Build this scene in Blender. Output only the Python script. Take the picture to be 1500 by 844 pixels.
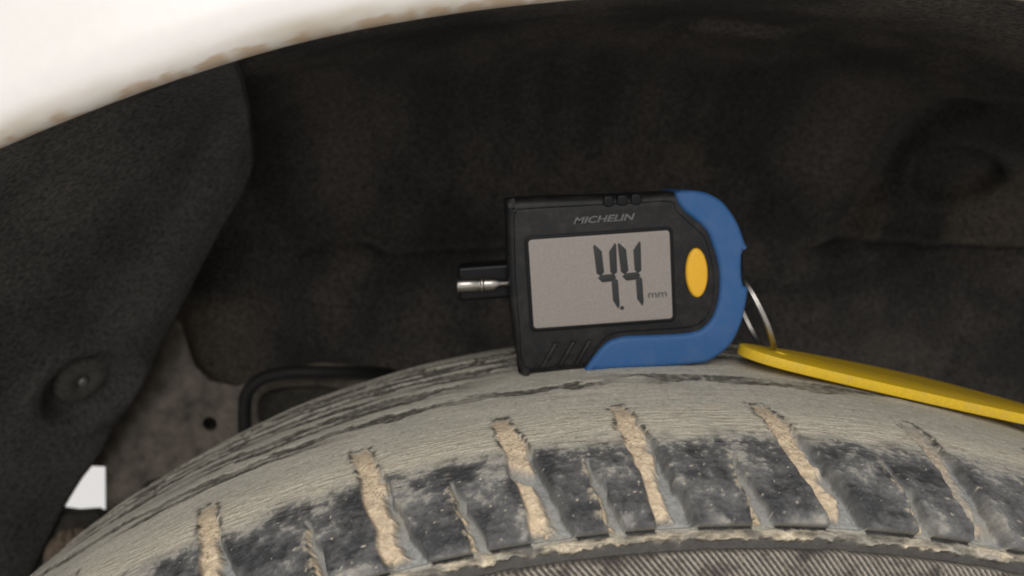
import bpy, bmesh, math, random
import numpy as np
from mathutils import Vector

for o in list(bpy.data.objects):
    bpy.data.objects.remove(o)
SC = bpy.context.scene
COL = SC.collection
MM = 0.001
random.seed(4)

# ------------------------------------------------------------------ camera
cam_data = bpy.data.cameras.new('camera')
cam = bpy.data.objects.new('camera', cam_data)
COL.objects.link(cam)
cam.location = (-0.0530, 0.0, 0.3696)
YAW, PITCH = math.radians(2.32), math.radians(8.25)
fwd = Vector((math.sin(YAW) * math.cos(PITCH), math.cos(YAW) * math.cos(PITCH), -math.sin(PITCH)))
cam.rotation_euler = fwd.to_track_quat('-Z', 'Y').to_euler()
cam_data.sensor_width = 36.0
cam_data.lens = 27.6
cam_data.clip_start = 0.01
cam_data.clip_end = 100.0
cam_data.dof.use_dof = True
cam_data.dof.focus_distance = 0.19
cam_data.dof.aperture_fstop = 12.5
SC.camera = cam

# ------------------------------------------------------------------ light
world = bpy.data.worlds.new('World')
SC.world = world
world.use_nodes = True
bg = world.node_tree.nodes['Background']
bg.inputs['Color'].default_value = (1.0, 0.972, 0.945, 1)
bg.inputs['Strength'].default_value = 0.74

def area_light(name, loc, target, size, power, color):
    d = bpy.data.lights.new(name, 'AREA')
    d.shape = 'RECTANGLE'
    d.size, d.size_y = size
    d.energy = power
    d.color = color
    o = bpy.data.objects.new(name, d)
    COL.objects.link(o)
    o.location = loc
    o.rotation_euler = (Vector(target) - Vector(loc)).to_track_quat('-Z', 'Y').to_euler()
    return o

area_light('garage_lamp', (-0.20, -0.78, 0.86), (0, 0.2, 0.31), (0.8, 0.5), 6.0, (1.0, 0.96, 0.91))

SC.view_settings.view_transform = 'Standard'
SC.view_settings.look = 'None'
SC.view_settings.exposure = 0.0
SC.view_settings.gamma = 1.0

# ------------------------------------------------------------------ helpers
def tag(o, label=None, cat=None, group=None, kind=None):
    if label: o['label'] = label
    if cat: o['category'] = cat
    if group: o['group'] = group
    if kind: o['kind'] = kind
    return o

def empty(name, loc=(0, 0, 0), rot=(0, 0, 0)):
    o = bpy.data.objects.new(name, None)
    o.empty_display_size = 0.02
    COL.objects.link(o)
    o.location = [c * MM for c in loc]
    o.rotation_euler = rot
    return o

def link(name, me, mat, parent=None):
    o = bpy.data.objects.new(name, me)
    COL.objects.link(o)
    if mat: 
        me.materials.clear()
        me.materials.append(mat)
    if parent: o.parent = parent
    return o

def grid_mesh(name, V, Fq, mat, parent=None, color=None, normals=None, smooth=True):
    """V (n,3) in mm, Fq (m,4)"""
    me = bpy.data.meshes.new(name)
    n, m = len(V), len(Fq)
    me.vertices.add(n)
    me.vertices.foreach_set('co', (V * MM).astype(np.float32).ravel())
    me.loops.add(m * 4)
    me.loops.foreach_set('vertex_index', Fq.astype(np.int32).ravel())
    me.polygons.add(m)
    me.polygons.foreach_set('loop_start', np.arange(0, m * 4, 4, dtype=np.int32))
    if smooth:
        me.polygons.foreach_set('use_smooth', np.ones(m, dtype=bool))
    me.update(calc_edges=True)
    if color is not None:
        at = me.color_attributes.new('albedo', 'FLOAT_COLOR', 'POINT')
        at.data.foreach_set('color', np.c_[color, np.ones(n)].astype(np.float32).ravel())
    if normals is not None:
        me.normals_split_custom_set_from_vertices(normals.astype(np.float32))
    return link(name, me, mat, parent)

def sub_grid(V, Fq, mask):
    f = Fq[mask]
    idx, inv = np.unique(f, return_inverse=True)
    return idx, inv.reshape(f.shape)

def quads(nr, nc, wrap=False):
    r = np.arange(nr - 1)[:, None]
    c = np.arange(nc if wrap else nc - 1)[None, :]
    c2 = (c + 1) % nc
    return np.stack([r * nc + c, r * nc + c2, (r + 1) * nc + c2, (r + 1) * nc + c], -1).reshape(-1, 4)

def grid_normals(P):
    du = np.gradient(P, axis=1)
    dv = np.gradient(P, axis=0)
    n = np.cross(du, dv)
    return n / np.maximum(np.linalg.norm(n, axis=-1, keepdims=True), 1e-9)

def catmull(P, n=8, closed=False):
    P = np.array(P, float)
    Q = np.vstack([P[-1:], P, P[:2]]) if closed else np.vstack([2 * P[0] - P[1], P, 2 * P[-1] - P[-2]])
    out = []
    for i in range(1, len(Q) - 2):
        t = np.linspace(0, 1, n, endpoint=False)[:, None]
        a, b, c, d = Q[i - 1], Q[i], Q[i + 1], Q[i + 2]
        out.append(.5 * (2 * b + (c - a) * t + (2 * a - 5 * b + 4 * c - d) * t ** 2 + (3 * b - a - 3 * c + d) * t ** 3))
    return np.vstack(out + ([] if closed else [P[-1:]]))

_rng = np.random.RandomState(11)
_perm = _rng.permutation(4096)
_g = _rng.uniform(0, 2 * np.pi, 4096)
_gx, _gy = np.cos(_g).astype(np.float32), np.sin(_g).astype(np.float32)
_perm = _perm.astype(np.int32)

def noise(x, y, seed=0):
    x, y = np.broadcast_arrays(np.asarray(x, np.float32), np.asarray(y, np.float32))
    xi, yi = np.floor(x).astype(np.int32), np.floor(y).astype(np.int32)
    xf, yf = x - xi, y - yi
    def g(ix, iy, dx, dy):
        h = _perm[(_perm[(ix + seed * 57) % 4096] + iy * 13 + seed * 101) % 4096]
        return _gx[h] * dx + _gy[h] * dy
    u = xf ** 3 * (xf * (xf * 6 - 15) + 10)
    v = yf ** 3 * (yf * (yf * 6 - 15) + 10)
    a = g(xi, yi, xf, yf) * (1 - u) + g(xi + 1, yi, xf - 1, yf) * u
    b = g(xi, yi + 1, xf, yf - 1) * (1 - u) + g(xi + 1, yi + 1, xf - 1, yf - 1) * u
    return (a * (1 - v) + b * v) * 1.5

def fbm(x, y, seed=0, oct=4, gain=.5):
    s, a, f = 0, 1.0, 1.0
    for k in range(oct):
        s = s + a * noise(x * f, y * f, seed + k)
        a *= gain
        f *= 2.03
    return s

def sstep(a, b, x):
    t = np.clip((x - a) / (b - a), 0, 1)
    return t * t * (3 - 2 * t)

def mixc(a, b, t):
    return a * (1 - t[..., None]) + np.asarray(b) * t[..., None]

# ------------------------------------------------------------------ materials
def new_mat(name):
    m = bpy.data.materials.new(name)
    m.use_nodes = True
    nt = m.node_tree
    return m, nt, nt.nodes['Principled BSDF']

def plain(name, col, rough=.5, metal=0.0, grain=0.0, gscale=900, bump=0.0, spec=.5, coat=0.0, dust=0.0):
    m, nt, b = new_mat(name)
    b.inputs['Base Color'].default_value = (*col, 1)
    b.inputs['Roughness'].default_value = rough
    b.inputs['Metallic'].default_value = metal
    b.inputs['Specular IOR Level'].default_value = spec
    b.inputs['Coat Weight'].default_value = coat
    if grain or bump:
        tc = nt.nodes.new('ShaderNodeTexCoord')
        nz = nt.nodes.new('ShaderNodeTexNoise')
        nz.inputs['Scale'].default_value = gscale
        nz.inputs['Detail'].default_value = 5
        nz.inputs['Roughness'].default_value = .65
        nt.links.new(tc.outputs['Object'], nz.inputs['Vector'])
        if grain:
            rp = nt.nodes.new('ShaderNodeMapRange')
            rp.inputs['From Min'].default_value = .3
            rp.inputs['From Max'].default_value = .7
            rp.inputs['To Min'].default_value = 1 - grain
            rp.inputs['To Max'].default_value = 1 + grain
            nt.links.new(nz.outputs['Fac'], rp.inputs['Value'])
            mx = nt.nodes.new('ShaderNodeVectorMath')
            mx.operation = 'SCALE'
            mx.inputs[0].default_value = col
            nt.links.new(rp.outputs['Result'], mx.inputs['Scale'])
            nt.links.new(mx.outputs['Vector'], b.inputs['Base Color'])
        if dust:
            n2 = nt.nodes.new('ShaderNodeTexNoise')
            n2.inputs['Scale'].default_value = 140
            n2.inputs['Detail'].default_value = 8
            n2.inputs['Roughness'].default_value = .75
            n2.inputs['Distortion'].default_value = .6
            nt.links.new(tc.outputs['Object'], n2.inputs['Vector'])
            r2 = nt.nodes.new('ShaderNodeMapRange')
            r2.inputs['From Min'].default_value = .48
            r2.inputs['From Max'].default_value = .78
            r2.inputs['To Max'].default_value = dust
            nt.links.new(n2.outputs['Fac'], r2.inputs['Value'])
            m2 = nt.nodes.new('ShaderNodeMix')
            m2.data_type = 'RGBA'
            m2.inputs[7].default_value = (.30, .265, .21, 1)
            nt.links.new(r2.outputs['Result'], m2.inputs[0])
            nt.links.new(mx.outputs['Vector'], m2.inputs[6])
            nt.links.new(m2.outputs[2], b.inputs['Base Color'])
        if bump:
            bp = nt.nodes.new('ShaderNodeBump')
            bp.inputs['Strength'].default_value = bump
            bp.inputs['Distance'].default_value = .0004
            nt.links.new(nz.outputs['Fac'], bp.inputs['Height'])
            nt.links.new(bp.outputs['Normal'], b.inputs['Normal'])
    return m

def attr_mat(name, rough, grain, gscale, bump, spec=.3, bdist=.0003, sheen=0.0):
    """albedo comes from the mesh attribute (mud, dust, rubber and some painted shade), fine grain from noise"""
    m, nt, b = new_mat(name)
    at = nt.nodes.new('ShaderNodeAttribute')
    at.attribute_name = 'albedo'
    tc = nt.nodes.new('ShaderNodeTexCoord')
    nz = nt.nodes.new('ShaderNodeTexNoise')
    nz.inputs['Scale'].default_value = gscale
    nz.inputs['Detail'].default_value = 6
    nz.inputs['Roughness'].default_value = .7
    nt.links.new(tc.outputs['Object'], nz.inputs['Vector'])
    rp = nt.nodes.new('ShaderNodeMapRange')
    rp.inputs['From Min'].default_value = .3
    rp.inputs['From Max'].default_value = .7
    rp.inputs['To Min'].default_value = 1 - grain
    rp.inputs['To Max'].default_value = 1 + grain
    nt.links.new(nz.outputs['Fac'], rp.inputs['Value'])
    mx = nt.nodes.new('ShaderNodeVectorMath')
    mx.operation = 'SCALE'
    nt.links.new(at.outputs['Color'], mx.inputs[0])
    nt.links.new(rp.outputs['Result'], mx.inputs['Scale'])
    nt.links.new(mx.outputs['Vector'], b.inputs['Base Color'])
    rr = nt.nodes.new('ShaderNodeMapRange')              # bare rubber has a little sheen, dry mud none
    rr.inputs['From Min'].default_value = .05
    rr.inputs['From Max'].default_value = .16
    rr.inputs['To Min'].default_value = rough - sheen
    rr.inputs['To Max'].default_value = rough
    nt.links.new(at.outputs['Fac'], rr.inputs['Value'])
    nt.links.new(rr.outputs['Result'], b.inputs['Roughness'])
    b.inputs['Specular IOR Level'].default_value = spec
    bp = nt.nodes.new('ShaderNodeBump')
    bp.inputs['Strength'].default_value = bump
    bp.inputs['Distance'].default_value = bdist
    nt.links.new(nz.outputs['Fac'], bp.inputs['Height'])
    nt.links.new(bp.outputs['Normal'], b.inputs['Normal'])
    return m

M_TYRE = attr_mat('muddy_rubber', .88, .22, 1300, .5, spec=.4, sheen=.4)
M_WELL = attr_mat('dusty_liner', .9, .75, 620, .7, spec=.2, bdist=.0006)
M_PAINT = attr_mat('white_car_paint', .28, .02, 300, .03, spec=.5)
M_BLACK = plain('black_plastic', (.009, .009, .010), .5, grain=.3, gscale=1800, bump=.15, spec=.28, dust=.10)
M_BLACKG = plain('glossy_black_plastic', (.006, .006, .007), .36, spec=.18)
M_BLUE = plain('blue_rubber', (.026, .100, .265), .55, grain=.16, gscale=2500, bump=.15, spec=.35, dust=.12)
M_YBUT = plain('yellow_button', (.78, .42, .015), .45, grain=.06, gscale=2000, bump=.05)
M_YTAG = plain('yellow_plastic', (.72, .47, .012), .5, grain=.14, gscale=1600, bump=.12, dust=.35)
M_LCD = plain('display_glass', (.262, .234, .212), .4, grain=.12, gscale=1500)
M_SEG = plain('display_segment', (.026, .028, .029), .5, spec=.3)
M_PRINT = plain('grey_print', (.10, .10, .104), .5, grain=.5, gscale=1500)
M_CHROME = plain('chrome', (.42, .40, .37), .32, 1.0, grain=.12, gscale=900)
M_RUB = plain('black_rubber', (.012, .012, .012), .7, grain=.4, gscale=500, bump=.3)

# ------------------------------------------------------------------ wheel well (setting)
# profile of the well: from the arch lip inwards along the roof and down the inner wall (y, r)
WP = catmull([(174, 411.5), (215, 416.5), (255, 421), (300, 423), (340, 419), (366, 408), (380, 390), (385, 365), (386, 330),
              (386, 290), (386, 240), (386, 180), (386, 110), (386, 40)], 10)
ws = np.r_[0, np.cumsum(np.hypot(*np.diff(WP, axis=0).T))]
wr = np.r_[np.arange(0, 330, 1.6), np.linspace(330, ws[-1], 40)]
wy, wrad = np.interp(wr, ws, WP[:, 0]), np.interp(wr, ws, WP[:, 1])
wth = np.radians(np.r_[np.linspace(-115, -46, 50, endpoint=False), np.linspace(-46, 46, 460), np.linspace(46, 115, 50)[1:]])
TH, WY = np.meshgrid(wth, wy)
_, WR = np.meshgrid(wth, wrad)
ARCH = lambda th: np.clip(0.1 + (np.degrees(th) + 4) * np.where(th > -.07, .30, .122), -4.5, 9)    # the arch is not quite a circle
WR = WR + (ARCH(TH) + 1.5) * sstep(235, 175, WY) * (np.abs(TH) < 1.2)
WX, WZ = WR * np.sin(TH), WR * np.cos(TH)
P = np.stack([WX, WY, WZ], -1)
N = grid_normals(P)
N *= np.sign((N * (np.array([0, 180., 200.]) - P)).sum(-1))[..., None]   # towards the wheel

def seg_dist(x, z, pts):
    d = np.full(x.shape, 1e9)
    side = np.zeros(x.shape)
    for (x0, z0), (x1, z1) in zip(pts[:-1], pts[1:]):
        dx, dz = x1 - x0, z1 - z0
        t = np.clip(((x - x0) * dx + (z - z0) * dz) / (dx * dx + dz * dz), 0, 1)
        e = np.hypot(x - x0 - t * dx, z - z0 - t * dz)
        s = np.sign((x - x0) * dz - (z - z0) * dx)
        side = np.where(e < d, s, side)
        d = np.minimum(d, e)
    return d, side

H = 1.1 * fbm(WX / 60, WZ / 60 + WY / 60, 3, 3) + .18 * fbm(WX / 9, WZ / 9 + WY / 9, 9, 3)
deep = sstep(300, 350, WY)
# moulded creases and swellings of the inner wall
d, s = seg_dist(WX, WZ, [(-136, 333), (-127, 337), (-107, 336), (-98, 330), (-71, 332), (-38, 333), (0, 331)])
H += deep * (5 * np.exp(-(d / 7) ** 2) * s * -1 + -2.5 * np.exp(-(d / 2) ** 2))
d, s = seg_dist(WX, WZ, [(143, 394), (143, 368), (127, 336)])
H += sstep(300, 330, WY) * (-8 * np.exp(-(d / 7) ** 2))
d, s = seg_dist(WX, WZ, [(118, 335), (131, 337), (160, 335.5), (170, 333), (178, 335), (215, 334), (300, 330)])
H += deep * (6 * np.exp(-(d / 8) ** 2) * s * -1 - 3 * np.exp(-(d / 2.5) ** 2))
d, s = seg_dist(WX, WZ, [(80, 304), (93, 307), (118, 310), (142, 318), (160, 330)])
H += deep * (-4 * np.exp(-(d / 5) ** 2))
d = np.sqrt((WX - 172) ** 2 + (WY - 366) ** 2 + (WZ - 371) ** 2)
H += -7 * sstep(20, 14, d) + 2.0 * np.exp(-((d - 23) / 4) ** 2)
xr = np.interp(WY, [290, 367, 386], [57, 81, 83])
strip = sstep(16, 24, WX) * sstep(xr + 4, xr - 3, WX) * sstep(330, 352, WZ) * sstep(276, 290, WY + .12 * (WX - 20))
H += 3 * strip
P = P + N * H[..., None]
# dust: brown film that lies where spray reaches, on felted black plastic
c0 = np.array([.044, .042, .040])
n1 = fbm(WX / 45 + 5, WZ / 45 + WY / 60, 21, 5, .5)
col = np.ones(P.shape) * c0
col = mixc(col, (.135, .118, .103), np.clip(.35 + .85 * n1, 0, 1) * .5)
dust = sstep(-150, -200, WX) * sstep(318, 296, WZ) * deep
col = mixc(col, (.16, .135, .105), np.clip(dust * (.8 + .5 * n1), 0, 1))
lump = .9 * np.exp(-((WX - 55) / 18) ** 2 - ((WZ - 386) / 14) ** 2) + 1.1 * sstep(128, 150, WX) * sstep(334, 340, WZ) * sstep(372, 352, WZ)
col = mixc(col, (.12, .10, .075), np.clip(lump * (.4 + .9 * n1), 0, .6))
Fq = quads(*TH.shape)
fx, fz, fy = [a.ravel()[Fq].mean(1) for a in (P[..., 0], P[..., 2], P[..., 1])]
hole = (fx > -276) & (fx < -226) & (fz > 186) & (fz < 233) & (fy > 340)
well = grid_mesh('wheel_well', P.reshape(-1, 3), Fq[~hole][:, ::-1], M_WELL, color=col.reshape(-1, 3))
tag(well, kind='structure')
tag(well, 'dark felted inside of the wheel arch behind the tyre')

# ------------------------------------------------------------------ front liner panel (left of the seam)
SE = catmull([(-109, 181, 397.6), (-114, 202, 396.8), (-123, 240, 395), (-134, 285, 388), (-143, 315, 378), (-153, 328, 364), (-166, 335, 346),
              (-184, 340, 316), (-206, 345, 279), (-223, 345, 247), (-234, 345, 232), (-244, 345, 216), (-258, 345, 190),
              (-285, 345, 140), (-310, 345, 60), (-320, 345, -60)], 16)
ns = len(SE)
ang = np.arctan2(SE[:, 0], SE[:, 2])
tt = np.linspace(0, 1, ns)
A = np.stack([410.2 * np.sin(ang - .06 * sstep(0, .3, tt)), np.full(ns, 175.), 410.2 * np.cos(ang - .06 * sstep(0, .3, tt))], -1)
vv = np.linspace(0, 1, 90)
PL = A[None] * (1 - vv)[:, None, None] + SE[None] * vv[:, None, None]
rad = np.stack([np.sin(ang), 0 * ang, np.cos(ang)], -1)
PL = PL + rad[None] * (10 * np.sin(np.pi * vv)[:, None] * sstep(0, .25, tt)[None])[..., None]
NL = grid_normals(PL)
NL *= np.sign((NL * (np.array([0, 180., 200.]) - PL)).sum(-1))[..., None]
SCR = np.array([-208.5, 296., 276.])      # where the screw sits, refined to the nearest point of the panel
k = np.argmin(((PL[..., [0, 2]] - SCR[[0, 2]]) ** 2).sum(-1) + .2 * (PL[..., 1] - SCR[1]) ** 2)
kr, kc = np.unravel_index(k, PL.shape[:2])
SCR, SN = PL[kr, kc].copy(), NL[kr, kc].copy()
dl = np.linalg.norm(PL - SCR, axis=-1)
HL = .5 * fbm(PL[..., 0] / 50, PL[..., 1] / 50, 31, 3) * sstep(1, .8, vv)[:, None] - 8 * sstep(19, 13, dl) + 1.5 * np.exp(-((dl - 23) / 4) ** 2)
edge = sstep(.80, .95, vv)[:, None] * sstep(.18, .3, tt)[None]
HLr = HL
HL = HL * 0 + 4 * edge
HL = HL * (.0 + 1.0 * np.maximum(sstep(250, 285, SE[:, 2])[None], sstep(.75, .55, vv)[:, None])) + HLr
PL2 = PL + NL * HL[..., None]
# the free edge turns back behind the panel
back = np.stack([PL2[-1] + np.array([0, 2 * k, 0]) + rad * .8 * k for k in (1, 2, 3)], 0)
PL2 = np.concatenate([PL2, back], 0)
nl = fbm(PL2[..., 0] / 40, PL2[..., 1] / 50, 41, 5, .5)
cl = mixc(np.ones(PL2.shape) * c0 * 1.45, (.125, .118, .112), np.clip(.4 + .9 * nl, 0, 1) * .6)
liner = grid_mesh('liner_panel', PL2.reshape(-1, 3), quads(*PL2.shape[:2])[:, ::-1], M_WELL, color=cl.reshape(-1, 3))
tag(liner, 'dark moulded liner panel under the white fender with one sunken screw', 'liner panel')

def lathe(name, prof, mat, parent=None, n=40, closed=True, matrix=None):
    """prof: (r, h) list in mm, turned about local z; then placed by a (origin, axis) pair"""
    a = np.linspace(0, 2 * np.pi, n, endpoint=False)
    pr = np.array(prof, float)
    V = np.stack([pr[:, 0][:, None] * np.cos(a), pr[:, 0][:, None] * np.sin(a), np.repeat(pr[:, 1][:, None], n, 1)], -1)
    if matrix is not None:
        o, ax = matrix
        q = Vector(ax).to_track_quat('Z', 'Y').to_matrix()
        R = np.array([list(r) for r in q])
        V = V @ R.T + np.array(o)
    return grid_mesh(name, V.reshape(-1, 3), quads(len(pr), n, True), mat, parent)

SO = SCR - SN * 5.6
lathe('washer', [(2.6, 1.2), (3.2, 2.2), (10.2, 1.5), (11.2, .8), (11.5, -.5)], plain('dusty_washer', (.10, .094, .084), .8, grain=.5, gscale=600, bump=.3), liner, matrix=(SO, SN))
lathe('screw', [(0.01, 3.0), (1.6, 2.9), (2.2, 2.3), (2.5, 1.0), (2.5, 0)], plain('screw_metal', (.30, .29, .28), .4, .7), liner, 20, matrix=(SO, SN))

# ------------------------------------------------------------------ plates and tubes
def plate(name, outlines, half, bevel, mat, parent=None, loc=(0, 0, 0), res=3, upright=True):
    """flat piece cut from 2D outlines (first outer, rest holes) in mm, 2*half thick, edges rounded"""
    cu = bpy.data.curves.new(name, 'CURVE')
    cu.dimensions = '2D'
    cu.fill_mode = 'BOTH'
    cu.extrude = max(half - bevel, 0.0001) * MM
    cu.bevel_depth = bevel * MM
    cu.bevel_resolution = res
    cu.offset = -bevel * MM
    for ol in outlines:
        sp = cu.splines.new('POLY')
        sp.points.add(len(ol) - 1)
        for q, (x, y) in zip(sp.points, ol):
            q.co = (x * MM, y * MM, 0, 1)
        sp.use_cyclic_u = True
    tmp = bpy.data.objects.new('tmp', cu)
    COL.objects.link(tmp)
    dg = bpy.context.evaluated_depsgraph_get()
    me = bpy.data.meshes.new_from_object(tmp.evaluated_get(dg))
    bpy.data.objects.remove(tmp)
    me.name = name
    n = len(me.vertices)
    co = np.empty(n * 3, np.float32)
    me.vertices.foreach_get('co', co)
    co = co.reshape(-1, 3)
    if upright:
        co = np.c_[co[:, 0], -co[:, 2], co[:, 1]]
    co = co + np.array(loc, np.float32) * MM
    me.vertices.foreach_set('co', co.astype(np.float32).ravel())
    bm = bmesh.new()
    bm.from_mesh(me)
    bmesh.ops.remove_doubles(bm, verts=bm.verts, dist=1e-6)
    bm.to_mesh(me)
    bm.free()
    me.update()
    o = link(name, me, mat, parent)
    for pl in me.polygons:
        pl.use_smooth = True
    me.set_sharp_from_angle(angle=math.radians(32))
    return o

def tube(name, pts, r, mat, parent=None, n=14, closed=False, sub=8):
    C = catmull(pts, sub, closed)
    m = len(C)
    T = (np.roll(C, -1, 0) - np.roll(C, 1, 0)) if closed else np.gradient(C, axis=0)
    T /= np.linalg.norm(T, axis=1, keepdims=True)
    ref = np.array([.3, .9, .2])
    U = np.cross(T, ref); U /= np.linalg.norm(U, axis=1, keepdims=True)
    W = np.cross(T, U)
    a = np.linspace(0, 2 * np.pi, n, endpoint=False)
    rr = np.broadcast_to(np.asarray(r, float), (m,))
    V = C[:, None] + rr[:, None, None] * (np.cos(a)[None, :, None] * U[:, None] + np.sin(a)[None, :, None] * W[:, None])
    Fq = quads(m, n, True)
    if closed:
        c = np.arange(n); c2 = (c + 1) % n
        Fq = np.vstack([Fq, np.stack([(m - 1) * n + c, (m - 1) * n + c2, c2, c], -1)])
    return grid_mesh(name, V.reshape(-1, 3), Fq, mat, parent)

def circle(cx, cy, r, n=28, ry=None):
    ry = ry or r
    return [(cx + r * math.cos(2 * math.pi * k / n), cy + ry * math.sin(2 * math.pi * k / n)) for k in range(n)]

# dusty bracket behind the seam, with its round hole
M_DUSTB = plain('dusty_metal', (.18, .158, .13), .85, grain=.55, gscale=120, bump=.4)
M_DUSTD = plain('dark_dusty_plastic', (.04, .036, .030), .85, grain=.5, gscale=400, bump=.4)
br = empty('body_bracket', (-195, 368, 200))
plate('plate', [[(-20, 107.5), (-4, 106), (2, 100), (4, 90), (7, 80), (14, 72.5), (26, 70), (36, 73.5), (50, 78.5), (66, 81), (84, 79), (92, 72), (88, 58), (60, 50), (33, 44), (9, 19), (-4, 18), (-15, 21), (-17, 12),
                 (-22, 0), (-41, -10), (-39.5, 8), (-38, 31), (-54, 32), (-50, 55), (-36, 80)],
                circle(12.5, 51.5, 3.4)], 1.2, .5, M_DUSTB, br)
plate('clip', [catmull([(-18, 19), (4, 21), (4, 6), (-12, 2), (-19, 8)], 3, True).tolist()], 2.5, .8, M_DUSTD, br, (0, -4, 5))
plate('gusset', [catmull([(38, 66), (60, 70), (80, 66), (78, 52), (56, 44), (38, 50)], 4, True).tolist()], 2.0, 1.2, M_DUSTD, br, (0, -1.5, 0))
tag(br, 'dusty brown metal bracket with a round hole, beside the liner seam', 'bracket')

hs = tube('hose', [(-163, 350, 225), (-160, 346, 246), (-159, 345, 265), (-157, 345, 273.5), (-150, 345, 279.5), (-138, 345, 282), (-124, 347, 281.5), (-108, 356, 279), (-98, 372, 274), (-94, 386, 268)], 2.9, M_RUB)
tag(hs, 'thin black hose bent over beside the dusty bracket, above the tyre', 'hose')

lb = grid_mesh('mud_clod', *(lambda S: (S[0], S[1]))((lambda a, b: (
    (np.stack([np.sin(b) * np.cos(a) * 10, np.sin(b) * np.sin(a) * 9, np.cos(b) * 12], -1)
     * (1 + .22 * fbm(np.cos(a) * 1.5 + 3, b * 1.4 + np.sin(a), 55, 3))[..., None] + np.array([-234, 332, 203])).reshape(-1, 3), quads(20, 30, True)))(
    *np.meshgrid(np.linspace(0, 2 * np.pi, 30, endpoint=False), np.linspace(.05, np.pi - .05, 20)))),
    plain('brown_mud', (.16, .12, .085), .9, grain=.4, gscale=350, bump=.5))
tag(lb, 'brown clod of mud at the left end of the tyre under the bright gap', 'mud')
bar = plate('cross_piece', [catmull([(-262, 216), (-240, 215.5), (-228, 214.5), (-228, 198), (-240, 186), (-262, 188)], 3, True).tolist()], 4, 1.5, M_DUSTD, None, (0, 352, 0))
tag(bar, 'dark cross piece under the small bright gap beside the liner', 'cross piece')

# ------------------------------------------------------------------ fender
FP = catmull([(176.5, 412.5), (175.5, 410), (173.5, 408.3), (170.5, 407.3), (167.8, 407.5), (165.8, 408.9), (164.5, 411.2), (163.8, 415), (164.2, 421), (165.5, 432), (168, 455), (172, 490), (178, 540), (188, 600)], 8)
fth = np.radians(np.linspace(-62, 40, 420))
FT, FY = np.meshgrid(fth, FP[:, 0])
_, FR = np.meshgrid(fth, FP[:, 1])
arc = FT * 406
FRn = FR + ARCH(FT) + .5 * noise(arc / 60, FR * 0, 61) * sstep(425, 408, FR)
PF = np.stack([FRn * np.sin(FT), FY, FRn * np.cos(FT)], -1)
white = np.array([.79, .765, .745])
cf = np.ones(PF.shape) * white
low = sstep(413, 408.5, FR)                                        # khaki shade of the down-turned lip painted in, mixed with dirt
cf = mixc(cf, (.46, .40, .30), np.clip(low * (.55 + .4 * fbm(arc / 25, FR / 5 + FY / 9, 71, 4)), 0, .8))
spl = sstep(.0, .5, fbm(arc / 6, FR / 1.2 + FY / 3, 77, 4) + .35 * noise(arc / 40, 0 * FR, 78) + .75 * sstep(408.7, 407.6, FR) - .15) * sstep(409.3, 408.0, FR)
cf = mixc(cf, (.43, .30, .18), np.clip(spl * (.7 + .9 * fbm(arc / 2.2, FR / .8 + FY / 2, 79, 3)), 0, .75))
fen = grid_mesh('fender', PF.reshape(-1, 3), quads(*PF.shape[:2]), M_PAINT, color=cf.reshape(-1, 3))
tag(fen, 'white painted fender arch with brown dirt along its lower lip', 'fender')

# ------------------------------------------------------------------ tyre
PR = [(157, 214), (147, 236), (144.5, 255), (146, 270), (149, 283), (151.6, 291), (154.2, 297.2), (158.5, 300.3), (165, 303.2), (175, 306.4),
      (185, 308.7), (195, 310.3), (210, 312.0), (225, 312.9), (240, 313.2), (255, 312.9), (270, 311.5), (284, 308.9), (300, 303), (315, 289),
      (325, 267), (328, 240), (318, 212)]
PC = catmull(PR, 40)
ps = np.r_[0, np.cumsum(np.hypot(*np.diff(PC, axis=0).T))]
ps -= ps[np.argmin(np.hypot(PC[:, 0] - 154.2, PC[:, 1] - 297.2))]
s_ax = np.r_[np.linspace(ps[0], -16, 26, endpoint=False), np.arange(-16, -12, .5), np.arange(-12, 44, .26), np.arange(44, 70, .36),
             np.arange(70, 130, .6), np.linspace(130, ps[-1], 40)]
t_ax = np.radians(np.linspace(-38, 27, 1300))
T, Sg = np.meshgrid(t_ax, s_ax)
Y0, R0 = np.interp(Sg, ps, PC[:, 0]), np.interp(Sg, ps, PC[:, 1])
dy, dr = np.interp(s_ax, ps, np.gradient(PC[:, 0], ps)), np.interp(s_ax, ps, np.gradient(PC[:, 1], ps))
ln = np.hypot(dy, dr); dy, dr = dy / ln, dr / ln
ny, nr = -dr[:, None], dy[:, None]                               # outward normal of the profile
U = T * 305                                                      # mm round the tyre
D = np.degrees(T)

# lateral grooves (degrees at top s=40 and at the lower edge s=0) and how full of pale clay each is
WIDE = [(-38.0, -35.6, .8), (-30.8, -28.4, .9), (-23.25, -20.9, .95), (-15.51, -13.4, 1.0), (-8.78, -7.3, 1.0), (-3.19, -2.3, 1.0), (3.63, 4.85, .85), (10.91, 11.1, .35), (17.9, 18.1, .3), (24.7, 24.8, .3)]
SIPE = []
for (a, b), (c, e) in zip([w[:2] for w in WIDE[:-1]], [w[:2] for w in WIDE[1:]]):
    SIPE.append(((a + c) / 2, (b + e) / 2))
fix = {3: -10.4, 4: -4.8, 5: 1.4, 6: 8.2, 2: -16.7}
SIPE = [((t + (fix[i] - b) if i in fix else t), fix.get(i, b)) for i, (t, b) in enumerate(SIPE)]

mud_n = fbm(U / 26, Sg / 16, 5, 5, .55)
fine = fbm(U / 2.2, Sg / 2.2, 15, 4, .6)
strk = fbm(U / 38, Sg / 1.1, 25, 4, .55)                          # drawn out round the tyre
strk2 = fbm(U / 7, Sg / .95, 27, 4, .6)
bigp = noise(U / 30, Sg / 9, 28)

Ht = np.zeros(T.shape)
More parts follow.
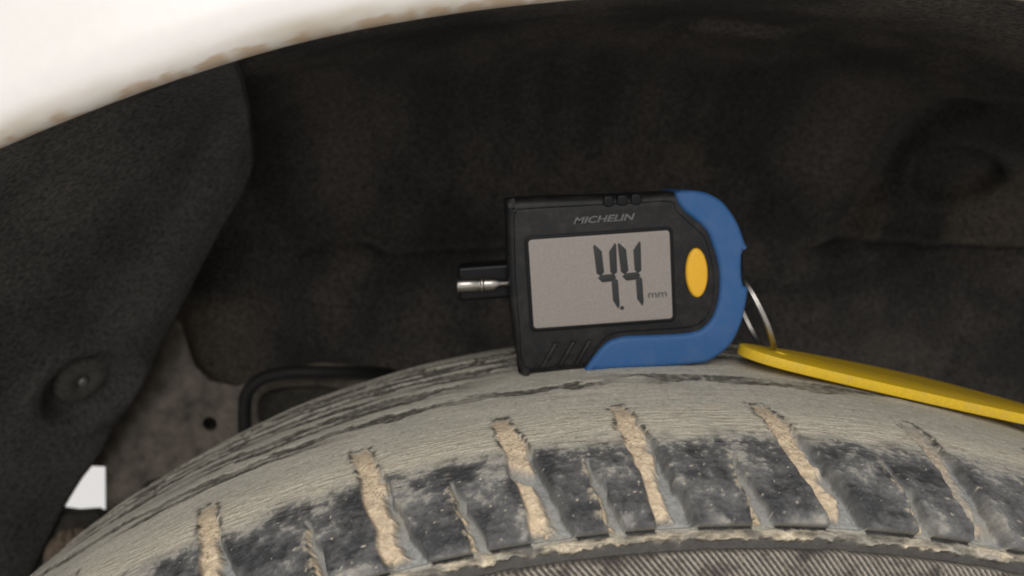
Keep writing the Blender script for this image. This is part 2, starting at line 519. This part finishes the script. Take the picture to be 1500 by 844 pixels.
# upper mud: a dry skin of grey clay, faintly smeared round the tyre
C = np.ones(T.shape + (3,)) * np.array([.40, .385, .33])
C = mixc(C, (.49, .462, .385), np.clip(.35 + .9 * mud_n + .2 * strk, 0, 1) * .7)
C = mixc(C, (.27, .26, .235), np.clip(.3 * strk - .1 + .3 * mud_n, 0, .4))
C = mixc(C, (.24, .225, .195), sstep(.45, .8, -fine) * .45)
C = mixc(C, (.58, .54, .46), sstep(.55, .9, fine) * .5)
Ht += .22 * mud_n + .05 * strk + .05 * fine
# pale clay with fine lines just above the blocks
lines = .8 * sstep(20, 27, Sg) * sstep(47, 36, Sg + 6 * mud_n)
C = mixc(C, (.57, .495, .38), lines * np.clip(.5 + .6 * strk2, 0, 1) * .75)
C = mixc(C, (.17, .155, .13), lines * sstep(.5, .72, strk2 + .35 * bigp) * .7)
Ht += lines * .16 * strk2
# rubbed bare stripes round the crown, where grooves of the tread run
stripe = np.zeros(T.shape)
wv = fbm(U / 12, Sg / 5, 91, 4)
for s0, wd, amp, a0, a1, dep, sd in [(62.5, 1.7, 1.8, -60, 12, .9, 1), (66, 1.1, 2.5, -6, 16, .3, 2), (76, 1.9, 3.0, -60, -7.5, 1.1, 3), (90, 2.4, 2.0, -60, 30, 1.8, 4), (104, 2.8, 1.5, -60, 30, 2.2, 5),
                                     (56, .9, 2.0, -32, -15, .2, 6), (70, 1.2, 2.0, -30, -9, .2, 7), (83, 1.5, 2.0, -60, -6, .5, 9), (97, 1.8, 1.6, -60, 30, .8, 10), (110, 1.8, 1.6, -60, 30, .8, 11), (117, 2.5, 1.5, -60, 30, 2, 8)]:
    c = s0 + amp * fbm(U[:1] / 45, 0 * U[:1] + sd * 3.7, 80 + sd, 3)
    w = 1.35 * wd * (1 + .8 * wv + .25 * fine) + .01
    on = sstep(a0, a0 + 5, D) * sstep(a1, a1 - 5, D) * np.clip(.85 + 1.0 * noise(U[:1] / 22, 0 * U[:1] + sd, 99 + sd), .1, 1)
    m = sstep(1.25, .7, np.abs(Sg - c) / np.maximum(w, .1)) * on
    Ht -= .45 * dep * m
    stripe = np.maximum(stripe, m)
C = mixc(C, (.078, .074, .064), np.clip(stripe * (.88 + .4 * fine), 0, .93))

# bare, scuffed rubber on the shoulder blocks
top_edge = 28.5 + 2.6 * fbm(U[:1] / 13, 0 * U[:1], 35, 4) + 1.5 * strk2 + 1.5 * wv + 2 * sstep(5, 16, D)
blk = sstep(top_edge + 3.0, top_edge - 4.0, Sg) * sstep(-.6, .2, Sg)
bn = fbm(U / 11, Sg / 11, 45, 5, .5)
bn2 = fbm(U / 2.6, Sg / 2.6, 46, 4, .65)
bc = np.ones(C.shape) * np.array([.060, .061, .064]) * (1 + .22 * bn2[..., None])
bc = mixc(bc, (.21, .21, .205), np.clip(.36 + .75 * bn + .16 * bn2 + .25 * sstep(4, 12, D), 0, 1) * .9)
bc = mixc(bc, (.36, .34, .295), sstep(.30, .95, .55 * bn2 + .75 * bn + .45 * sstep(17, 28, Sg)) * .75)
bc = mixc(bc, (.34, .32, .28), np.clip(.8 * bn - .05, 0, .5) * sstep(6, 1, Sg))
bc = mixc(bc, (.50, .45, .36), sstep(.75, .95, fbm(U / 1.6, Sg / 1.6, 48, 2)) * .8)
C = C * (1 - blk[..., None]) + bc * blk[..., None]
Ht += blk * (-.35 + .28 * bn + .16 * bn2)

r_loc = 305.0
block_id = np.zeros(T.shape, int)
jit = .03 * fbm(U / 2.5, Sg / 2.5, 65, 2) + .9 * fbm(U / 8, Sg / 8, 66, 2)
bk_n = fbm(U / 6, Sg / 5, 110, 3)
cr_n = fbm(U / 2.4, Sg / 2.8, 130, 3)
bounds = []
for i, (a, b, full) in enumerate(WIDE):
    tc = b + (a - b) * np.clip(Sg, -8, 46) / 40
    x = (D - tc) * math.pi / 180 * r_loc + jit
    w = np.interp(Sg, [-2, 0, 18, 32, 41, 44], [9.6, 9.0, 7.2, 5.9, 5.2, 4.4])
    dp = np.interp(Sg, [-1, 4, 18, 30, 38, 43.5, 44.5], [4.2, 4.2, 3.6, 2.2, 1.1, .5, 0]) * (Sg > -6)
    inside = np.where(x > 0, sstep(w / 2 + .4, w / 2 - 1.0, x), sstep(w / 2 + .45, w / 2 - .6, -x)) * sstep(44.8 + 1.2 * fine, 42.8 + 1.2 * fine, Sg) * sstep(-1.4, -.4, Sg)
    # clay bank against the left wall; it fills the whole groove higher up
    bankx = np.interp(Sg, [0, 6, 14, 24, 34, 44], [-.12, .0, .12, .45, .9, 1.2]) * w / 2 + 1.2 * bk_n
    bank = sstep(bankx + 1.1, bankx - .9, x) * sstep(1.0, 3.2, Sg + 1.5 * fine) * np.clip(full + .25 * bn + .2, 0, 1)
    if i == 4:
        bank = bank * (1 - .9 * sstep(3.5, 1.5, np.abs(Sg - 19 + .8 * x)))
    floor_h = -dp + bank * dp * (.56 + .02 * fine + .10 * bk_n)
    Ht = Ht * (1 - inside) + inside * (floor_h + .08 * fine)
    gc = np.ones(C.shape) * np.array([.285, .292, .285]) * (1 + .15 * fine[..., None])
    gc = mixc(gc, (.38, .35, .29), np.clip(.15 * bn2 + .6 * bn, 0, .6))
    clay = np.array([.62, .50, .355]) * (.72 + .28 * full)
    bcl = np.ones(C.shape) * clay * (1 + .18 * fine[..., None])
    crack = sstep(.10, .02, np.abs(cr_n)) * sstep(12, 26, Sg)
    bcl = mixc(bcl, (.20, .155, .10), crack * .75)
    bcl = mixc(bcl, (.30, .25, .18), sstep(36, 43, Sg + 2 * fine) * .7)
    gc = gc * (1 - bank[..., None]) + bcl * bank[..., None]
    wall = sstep(w / 2 - 1.1 - .4 * bn2, w / 2 - .3, x) * sstep(30, 20, Sg) * inside        # bare rubber of the right wall
    gc = mixc(gc, (.05, .051, .053), wall * .85)
    C = C * (1 - inside[..., None]) + gc * inside[..., None]
    Ht -= .14 * inside * crack * bank
    # crumbled dark rim round the upper end
    rim = np.exp(-((np.abs(x) - w / 2 - .2) / .75) ** 2) * sstep(22, 32, Sg) * sstep(47.5, 45, Sg) * np.clip(.6 + 1.3 * bn2, 0, 1)
    rim = np.maximum(rim, np.exp(-((Sg - 44.6 - .8 * bn2) / .9) ** 2) * sstep(w / 2 + 1.2, w / 2, np.abs(x)) * np.clip(.65 + 1.3 * bn2, 0, 1))
    C = mixc(C, (.075, .07, .06), rim * .95)
    Ht += rim * .12 * fine
    bounds.append(np.where(np.abs(x) < w / 2, 0, np.sign(x)))
sbounds = []
for i, (a, b) in enumerate(SIPE):
    tc = b + (a - b) * np.clip(Sg, -8, 30) / 40
    x = (D - tc) * math.pi / 180 * r_loc + 1.3 * jit
    w = np.interp(Sg, [-2, 0, 8, 20, 24], [4.6, 4.2, 2.6, 1.1, .4])
    ins = sstep(w / 2 + .25, w / 2 - .3, np.abs(x)) * sstep(22 + fine, 19.5 + fine, Sg) * sstep(-1.4, -.4, Sg)
    dp = np.interp(Sg, [-1, 0, 10, 22], [3.6, 3.4, 2.4, 1.0])
    bank = sstep(.5, -.7, x + .5 + .5 * bk_n) * np.clip(.75 + 1.2 * bn2, 0, 1)
    Ht = Ht * (1 - ins) + ins * (-dp + bank * dp * .6 + .1 * fine)
    gc = np.ones(C.shape) * np.array([.27, .27, .255])
    gc = mixc(gc, (.60, .475, .31), bank)
    C = C * (1 - ins[..., None]) + gc * ins[..., None]
    smear = np.exp(-((x + w / 2 + .4) / 1.0) ** 2) * sstep(26, 18, Sg) * sstep(0, 3, Sg) * np.clip(.1 + 1.2 * bn2, 0, 1)
    C = mixc(C, (.45, .385, .28), smear * .8)
    sbounds.append(np.where(np.abs(x) < w / 2 - .1, 0, np.sign(x)))

# ledge under the blocks, clay crust on it, then a dark channel and the serrated band
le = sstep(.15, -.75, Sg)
crust_lo = -3.7 + .8 * fbm(U[:1] / 9, 0 * U[:1], 140, 3) + .7 * fbm(U / 2.6, Sg / 2.6, 142, 3)
crust = sstep(crust_lo - .25, crust_lo + .25, Sg) * sstep(-1.0, -1.7, Sg + .4 * fine) * np.clip(.62 + 1.1 * fbm(U / 8, Sg / 3, 141, 4), 0, 1)
Hl = -3.4 + crust * (1.3 + .9 * fbm(U / 2.4, Sg / 1.8, 143, 3))
ser_on = sstep(-5.7, -6.1, Sg + .25 * fbm(U / 9, 0 * U, 144, 3))
ph = (U - Sg * -.85 * 1.0) / 1.12
ph = (U + Sg * .78) / 1.42
tri = np.abs((ph % 1) * 2 - 1)
ribs = sstep(.30, .62, tri)
ser_h = -1.1 + .65 * ribs + .12 * fbm(U / 5, Sg / 5, 150, 3)
serfade = sstep(-24, -18, Sg)
ser_h = ser_h * serfade + -.6 * (1 - serfade)
Hl = Hl * (1 - ser_on) + ser_on * ser_h
Ht = Ht * (1 - le) + le * Hl
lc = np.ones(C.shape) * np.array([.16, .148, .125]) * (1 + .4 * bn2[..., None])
crc = np.ones(C.shape) * np.array([.52, .45, .34]) * (1 + .30 * fine[..., None])
crc = mixc(crc, (.30, .29, .26), np.clip(1.2 * fbm(U / 12, Sg / 5, 145, 3), 0, .8))
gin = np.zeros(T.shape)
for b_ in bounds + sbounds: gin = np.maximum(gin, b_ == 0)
lc = mixc(lc, (.026, .027, .029), sstep(-1.9, -1.2, Sg) * (1 - gin) * .95)  # shadow line below the block edges, painted into the ledge colour
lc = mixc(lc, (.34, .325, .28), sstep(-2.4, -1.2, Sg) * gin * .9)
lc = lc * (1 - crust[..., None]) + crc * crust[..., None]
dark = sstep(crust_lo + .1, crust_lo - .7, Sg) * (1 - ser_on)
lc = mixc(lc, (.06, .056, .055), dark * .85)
sc = np.ones(C.shape) * np.array([.065, .058, .054])
dusty = np.clip(.85 + .9 * fbm(U / 6, Sg / 4, 152, 4), .1, 1)
sc = mixc(sc, (.36, .325, .275), ribs * dusty * serfade)
sc = mixc(sc, (.30, .26, .21), sstep(.45, .8, fbm(U / 2.4, Sg / 2, 155, 3)) * .6)
lc = lc * (1 - ser_on[..., None]) + sc * ser_on[..., None]
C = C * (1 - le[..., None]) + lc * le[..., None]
C = np.clip(C * (1 + .12 * sstep(.10, .3, C[..., :1])), .01, .8)

Y1, R1 = Y0 + ny * Ht, R0 + nr * Ht
PT = np.stack([R1 * np.sin(T), Y1, R1 * np.cos(T)], -1)
NT = grid_normals(PT)
if NT[len(s_ax) // 2, 650, 2] < 0: NT = -NT
Vt, Ct, Nt = PT.reshape(-1, 3), C.reshape(-1, 3), NT.reshape(-1, 3)
Fq = quads(*T.shape)
sf = Sg.ravel()[Fq].mean(1)
tyre = empty('tyre', (0, 235, -313))
# which face belongs to which part
part = np.zeros(len(Fq), int)                                     # 0 = carcass
part[(sf > 30.5) & (sf <= 62.5)] = 1                              # shoulder rib
part[(sf > 62.5) & (sf <= 90)] = 2                                # crown ribs
part[(sf > 90) & (sf <= 117)] = 3
part[(sf < -5.9) & (sf > -22)] = 4                                # serrated band
inb = (sf > -.2) & (sf <= 30.5)
gb = [b.ravel()[Fq].mean(1) for b in bounds]
sb = [b.ravel()[Fq].mean(1) for b in sbounds]
nid = 10
blocks = []
for i in range(len(WIDE) - 1):
    m = inb & (gb[i] > .5) & (gb[i + 1] < -.5)
    for mm in (m & (sb[i] <= -.01), m & (sb[i] >= .01)):
        part[mm] = nid
        blocks.append(nid)
        nid += 1
names = {0: 'carcass', 1: 'shoulder_rib', 2: 'crown_rib', 3: 'crown_rib', 4: 'serrated_band'}
off = np.array([0, 235, -313.])
for pid in np.unique(part):
    idx, f = sub_grid(Vt, Fq, part == pid)
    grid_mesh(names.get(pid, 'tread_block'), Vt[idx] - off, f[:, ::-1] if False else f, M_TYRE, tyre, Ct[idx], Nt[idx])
# the rest of the tyre, out of the picture, plain
t2 = np.radians(np.linspace(27, 360 - 38, 120))
s2 = np.linspace(ps[0], ps[-1], 90)
T2, S2 = np.meshgrid(t2, s2)
Y2, R2 = np.interp(S2, ps, PC[:, 0]), np.interp(S2, ps, PC[:, 1]) - .4
P2 = np.stack([R2 * np.sin(T2), Y2, R2 * np.cos(T2)], -1) - off
c2 = np.ones(P2.shape) * np.array([.2, .18, .15])
grid_mesh('carcass', P2.reshape(-1, 3), quads(*T2.shape), M_TYRE, tyre, c2.reshape(-1, 3))
tag(tyre, 'worn tyre caked with dry mud, the gauge standing on its tread', 'tyre')

# ------------------------------------------------------------------ tread depth gauge
PHI = math.radians(3.8)
G = empty('tread_gauge', (-13.4, 226.0, 312.2), (0, -PHI, 0))
tag(G, 'small black and blue digital tread depth gauge with yellow button, standing on the tyre', 'gauge')

def rrect(x0, y0, x1, y1, r, n=6):
    out = []
    for cx, cy, a0 in ((x1 - r, y1 - r, 0), (x0 + r, y1 - r, 90), (x0 + r, y0 + r, 180), (x1 - r, y0 + r, 270)):
        for k in range(n + 1):
            a = math.radians(a0 + 90 * k / n)
            out.append((cx + r * math.cos(a), cy + r * math.sin(a)))
    return out

house = catmull([(-26.0, .3), (-27.8, 1.8), (-28.7, 5), (-29.3, 15), (-29.6, 28), (-29.4, 38), (-29.0, 46), (-28.9, 51.2), (-27.5, 52.3), (-15, 52.1), (3.6, 51.4), (20, 51.1),
                 (26, 50.4), (30.2, 48.8), (33.7, 46.0), (36.9, 40.8), (39.0, 34.0), (39.7, 27), (39.5, 22.5), (38.7, 17.4), (37.2, 11.4), (34, 5.6), (29, 1.9), (24.2, .6), (0, .5)], 6, True)
plate('housing', [house.tolist()], 10, 2.6, M_BLACK, G, (0, 10, 0), res=5)
# raised front field inside the rim
face = catmull([(-26.6, 3), (-27.4, 15), (-27.7, 28), (-27.3, 40), (-26.8, 48.2), (-25.5, 49.3), (-10, 49.2), (8, 48.9), (18.6, 48.6), (20.5, 45.5), (25, 41), (28.2, 37.5), (29.8, 32), (30.6, 26), (30.2, 19.5), (28.4, 14.4), (25.2, 11.6),
                (19, 10.9), (5, 11.1), (0, 10.7), (-4, 8.2), (-8.5, 2.6), (-17, 2.4)], 6, True)
plate('front_cover', [face.tolist()], .8, .6, M_BLACK, G, (0, .1, 0), res=3)
blue = catmull([(20.1, 51.0), (20.3, 49.0), (22.2, 45.7), (25.9, 42.4), (28.8, 39.2), (30.5, 34.7), (31.7, 30.1), (32.2, 24.7), (31.6, 18.8), (29.9, 14.0), (27.5, 11.2), (24.7, 9.8), (19.3, 9.4), (9.3, 9.7), (3.1, 9.8), (-1.6, 8.6), (-5.6, 5.0), (-8.8, .9)], 6)
blue_o = catmull([(-8.8, .1), (5, -.1), (24.4, -.1), (29.4, 1.0), (34.9, 4.9), (38.3, 11.1), (40.0, 17.6), (40.6, 21.6)], 6)
blue_o2 = catmull([(40.7, 33.6), (39.9, 35.2), (37.8, 41.2), (34.2, 46.8), (30.2, 49.8), (26.1, 51.1), (22, 51.5)], 6)
slot = [(39.2, 22.4), (38.8, 24.5), (38.7, 28), (38.9, 31.5), (39.5, 33.0)]
plate('trim', [(blue.tolist() + blue_o.tolist() + slot + blue_o2.tolist())], 10.6, 1.5, M_BLUE, G, (0, 9.4, 0), res=5)
loop = plate('ring_loop', [catmull([(37.5, 22.6), (40.2, 22.4), (41.0, 24.4), (41.1, 28), (40.9, 31.6), (40.2, 33.2), (37.5, 33)], 5, True).tolist(), circle(39.7, 25.0, .62, 12)], 5, 1.0, M_BLACKG, G, (0, 9.4, 0))

plate('screen_frame', [rrect(-24.3, 13.4, 18.7, 41.3, 1.6), rrect(-23.2, 14.4, 17.7, 40.3, 1.0)], .5, .25, M_BLACKG, G, (0, -.9, 0))
scr = plate('screen', [rrect(-23.4, 14.2, 17.9, 40.5, 1.1)], .25, .2, M_LCD, G, (0, -.95, 0))

def seg(pts):
    return plate('segment', [pts], .05, .01, M_SEG, scr, (0, -1.24, 0), res=1)
def four(x, top, tail):
    seg([(x - 4.5, top), (x - 4.1, top + .5), (x - 2.1, top - 1.6), (x - 1.7, 29.4), (x - 2.8, 28.4), (x - 3.9, 29.2)])
    seg([(x + 2.2, top + .1), (x + 1.8, top + .5), (x + .0, top - 1.9), (x + .1, 29.4), (x + 1.1, 28.4), (x + 2.1, 29.2)])
    seg([(x - 3.6, 27.8), (x - 2.6, 28.7), (x + .8, 28.8), (x + 1.8, 27.9), (x + .6, 26.6), (x - 2.4, 26.5)])
    seg([(x + .3, 26.3), (x + 1.5, 27.5), (x + 2.2, 26.7), (x + 2.4, 19.8 - tail), (x + 1.9, 18.7 - tail), (x + .5, 20.9)])
four(-.1, 37.2, .3)
four(7.0, 37.2, 0)
plate('segment', [rrect(2.35, 18.0, 3.5, 19.1, .35, 3)], .05, .01, M_SEG, scr, (0, -1.24, 0), res=1)

def text(name, body, size, x, z, mat, parent, y, width=None, shear=0.0, bold=0.0):
    cu = bpy.data.curves.new(name, 'FONT')
    cu.body = body
    cu.size = size * MM
    cu.shear = shear
    cu.offset = bold * MM
    cu.extrude = .04 * MM
    tmp = bpy.data.objects.new('tmp', cu)
    COL.objects.link(tmp)
    dg = bpy.context.evaluated_depsgraph_get()
    me = bpy.data.meshes.new_from_object(tmp.evaluated_get(dg))
    bpy.data.objects.remove(tmp)
    n = len(me.vertices)
    co = np.empty(n * 3, np.float32)
    me.vertices.foreach_get('co', co)
    co = co.reshape(-1, 3)
    if width:
        co[:, 0] *= width * MM / (co[:, 0].max() - co[:, 0].min())
    co[:, 0] -= co[:, 0].min()
    co = np.c_[co[:, 0] + x * MM, -co[:, 2] + y * MM, co[:, 1] + z * MM]
    me.vertices.foreach_set('co', co.astype(np.float32).ravel())
    me.update()
    return link(name, me, mat, parent)
text('lettering', 'MICHELIN', 2.6, -9.9, 44.0, M_PRINT, G, -.74, 18.0, .3, .06)
text('unit_text', 'mm', 2.9, 10.7, 21.0, plain('faint_print', (.085, .083, .08), .5), scr, -1.24, 5.6, 0, .06)

plate('button', [circle(25.3, 27.3, 3.25, 40, 7.3)], 1.2, .9, M_YBUT, G, (0, -.6, 0), res=4)
for x in (-19.2, -14.0, -9.2):
    sx, sz = 2.25, 3.5
    q = [(x - sx - .75, 6.1 - sz), (x - sx + .75, 6.1 - sz - .2), (x + sx + .75, 6.1 + sz - .1), (x + sx - .5, 6.1 + sz + .2)]
    plate('grip_ridge', [q], .9, .5, M_BLACK, G, (0, -.7, 0))
for x in (.6, 4.6, 8.6):
    plate('grip_notch', [catmull([(x - 1.6, 49.2), (x - .9, 48.2), (x + .9, 48.2), (x + 1.6, 49.2), (x + 1.2, 51.2), (x - 1.2, 51.2)], 4, True).tolist()], 1.2, .5, M_BLACKG, G, (0, .2, 0))
# probe: black sleeve and the metal foot sticking out of the left end
plate('sleeve', [rrect(-44.4, 22.6, -28.5, 33.2, 1.2)], 5.5, 1.2, M_BLACKG, G, (0, 11.5, 0))
pb = lathe('probe', [(.01, 0), (1.9, .1), (2.1, .4), (2.1, 6.4), (1.9, 6.6), (1.9, 7.0), (2.35, 7.15), (2.45, 7.5), (2.35, 7.9), (1.9, 8.0), (2.0, 8.4), (2.0, 11), (1.4, 12.6), (.9, 13.4), (.9, 18)],
           M_CHROME, G, 28, matrix=((-44.9, 4.6, 27.9), (1, 0, -.03)))

# ------------------------------------------------------------------ key ring and tag
e1 = np.array([.42, 0, -.907])
al = math.radians(-1)
e2 = np.array([-.907 * math.sin(al), math.cos(al), -.42 * math.sin(al)])
cr = np.array([31.5, 238, 327.0])
pts = []
for k in range(56):
    a = 2 * math.pi * k / 28
    rr = 14.4
    nrm = np.cross(e1, e2)
    pts.append(cr + rr * (math.cos(a) * e1 + .8 * math.sin(a) * e2) + nrm * (-.55 + 1.1 * k / 55))
kr_ = tube('key_ring', [tuple(q) for q in pts], .62, M_CHROME, None, 10, False, 3)
tag(kr_, 'steel split ring joining the gauge to the yellow tag', 'key ring')

tl = empty('key_tag', (25.0, 0, 315.6), (0, math.radians(13.1), 0))
ol = catmull([(-.5, 229), (1.5, 223.5), (8, 219), (22, 216.5), (45, 215.5), (70, 215.5), (95, 217), (108, 221), (114, 228), (110, 234), (99, 239), (84, 245.5), (68, 249), (48, 248), (24, 242.5), (8, 236.5), (1.5, 233)], 8, True)
body = plate('tag_body', [ol.tolist(), circle(12.8, 229.5, 2.0, 20)], 1.55, .35, M_YTAG, tl, (0, 0, 1.6), res=2, upright=False)
tag(tl, 'flat yellow plastic key tag lying across the muddy tread', 'key tag')
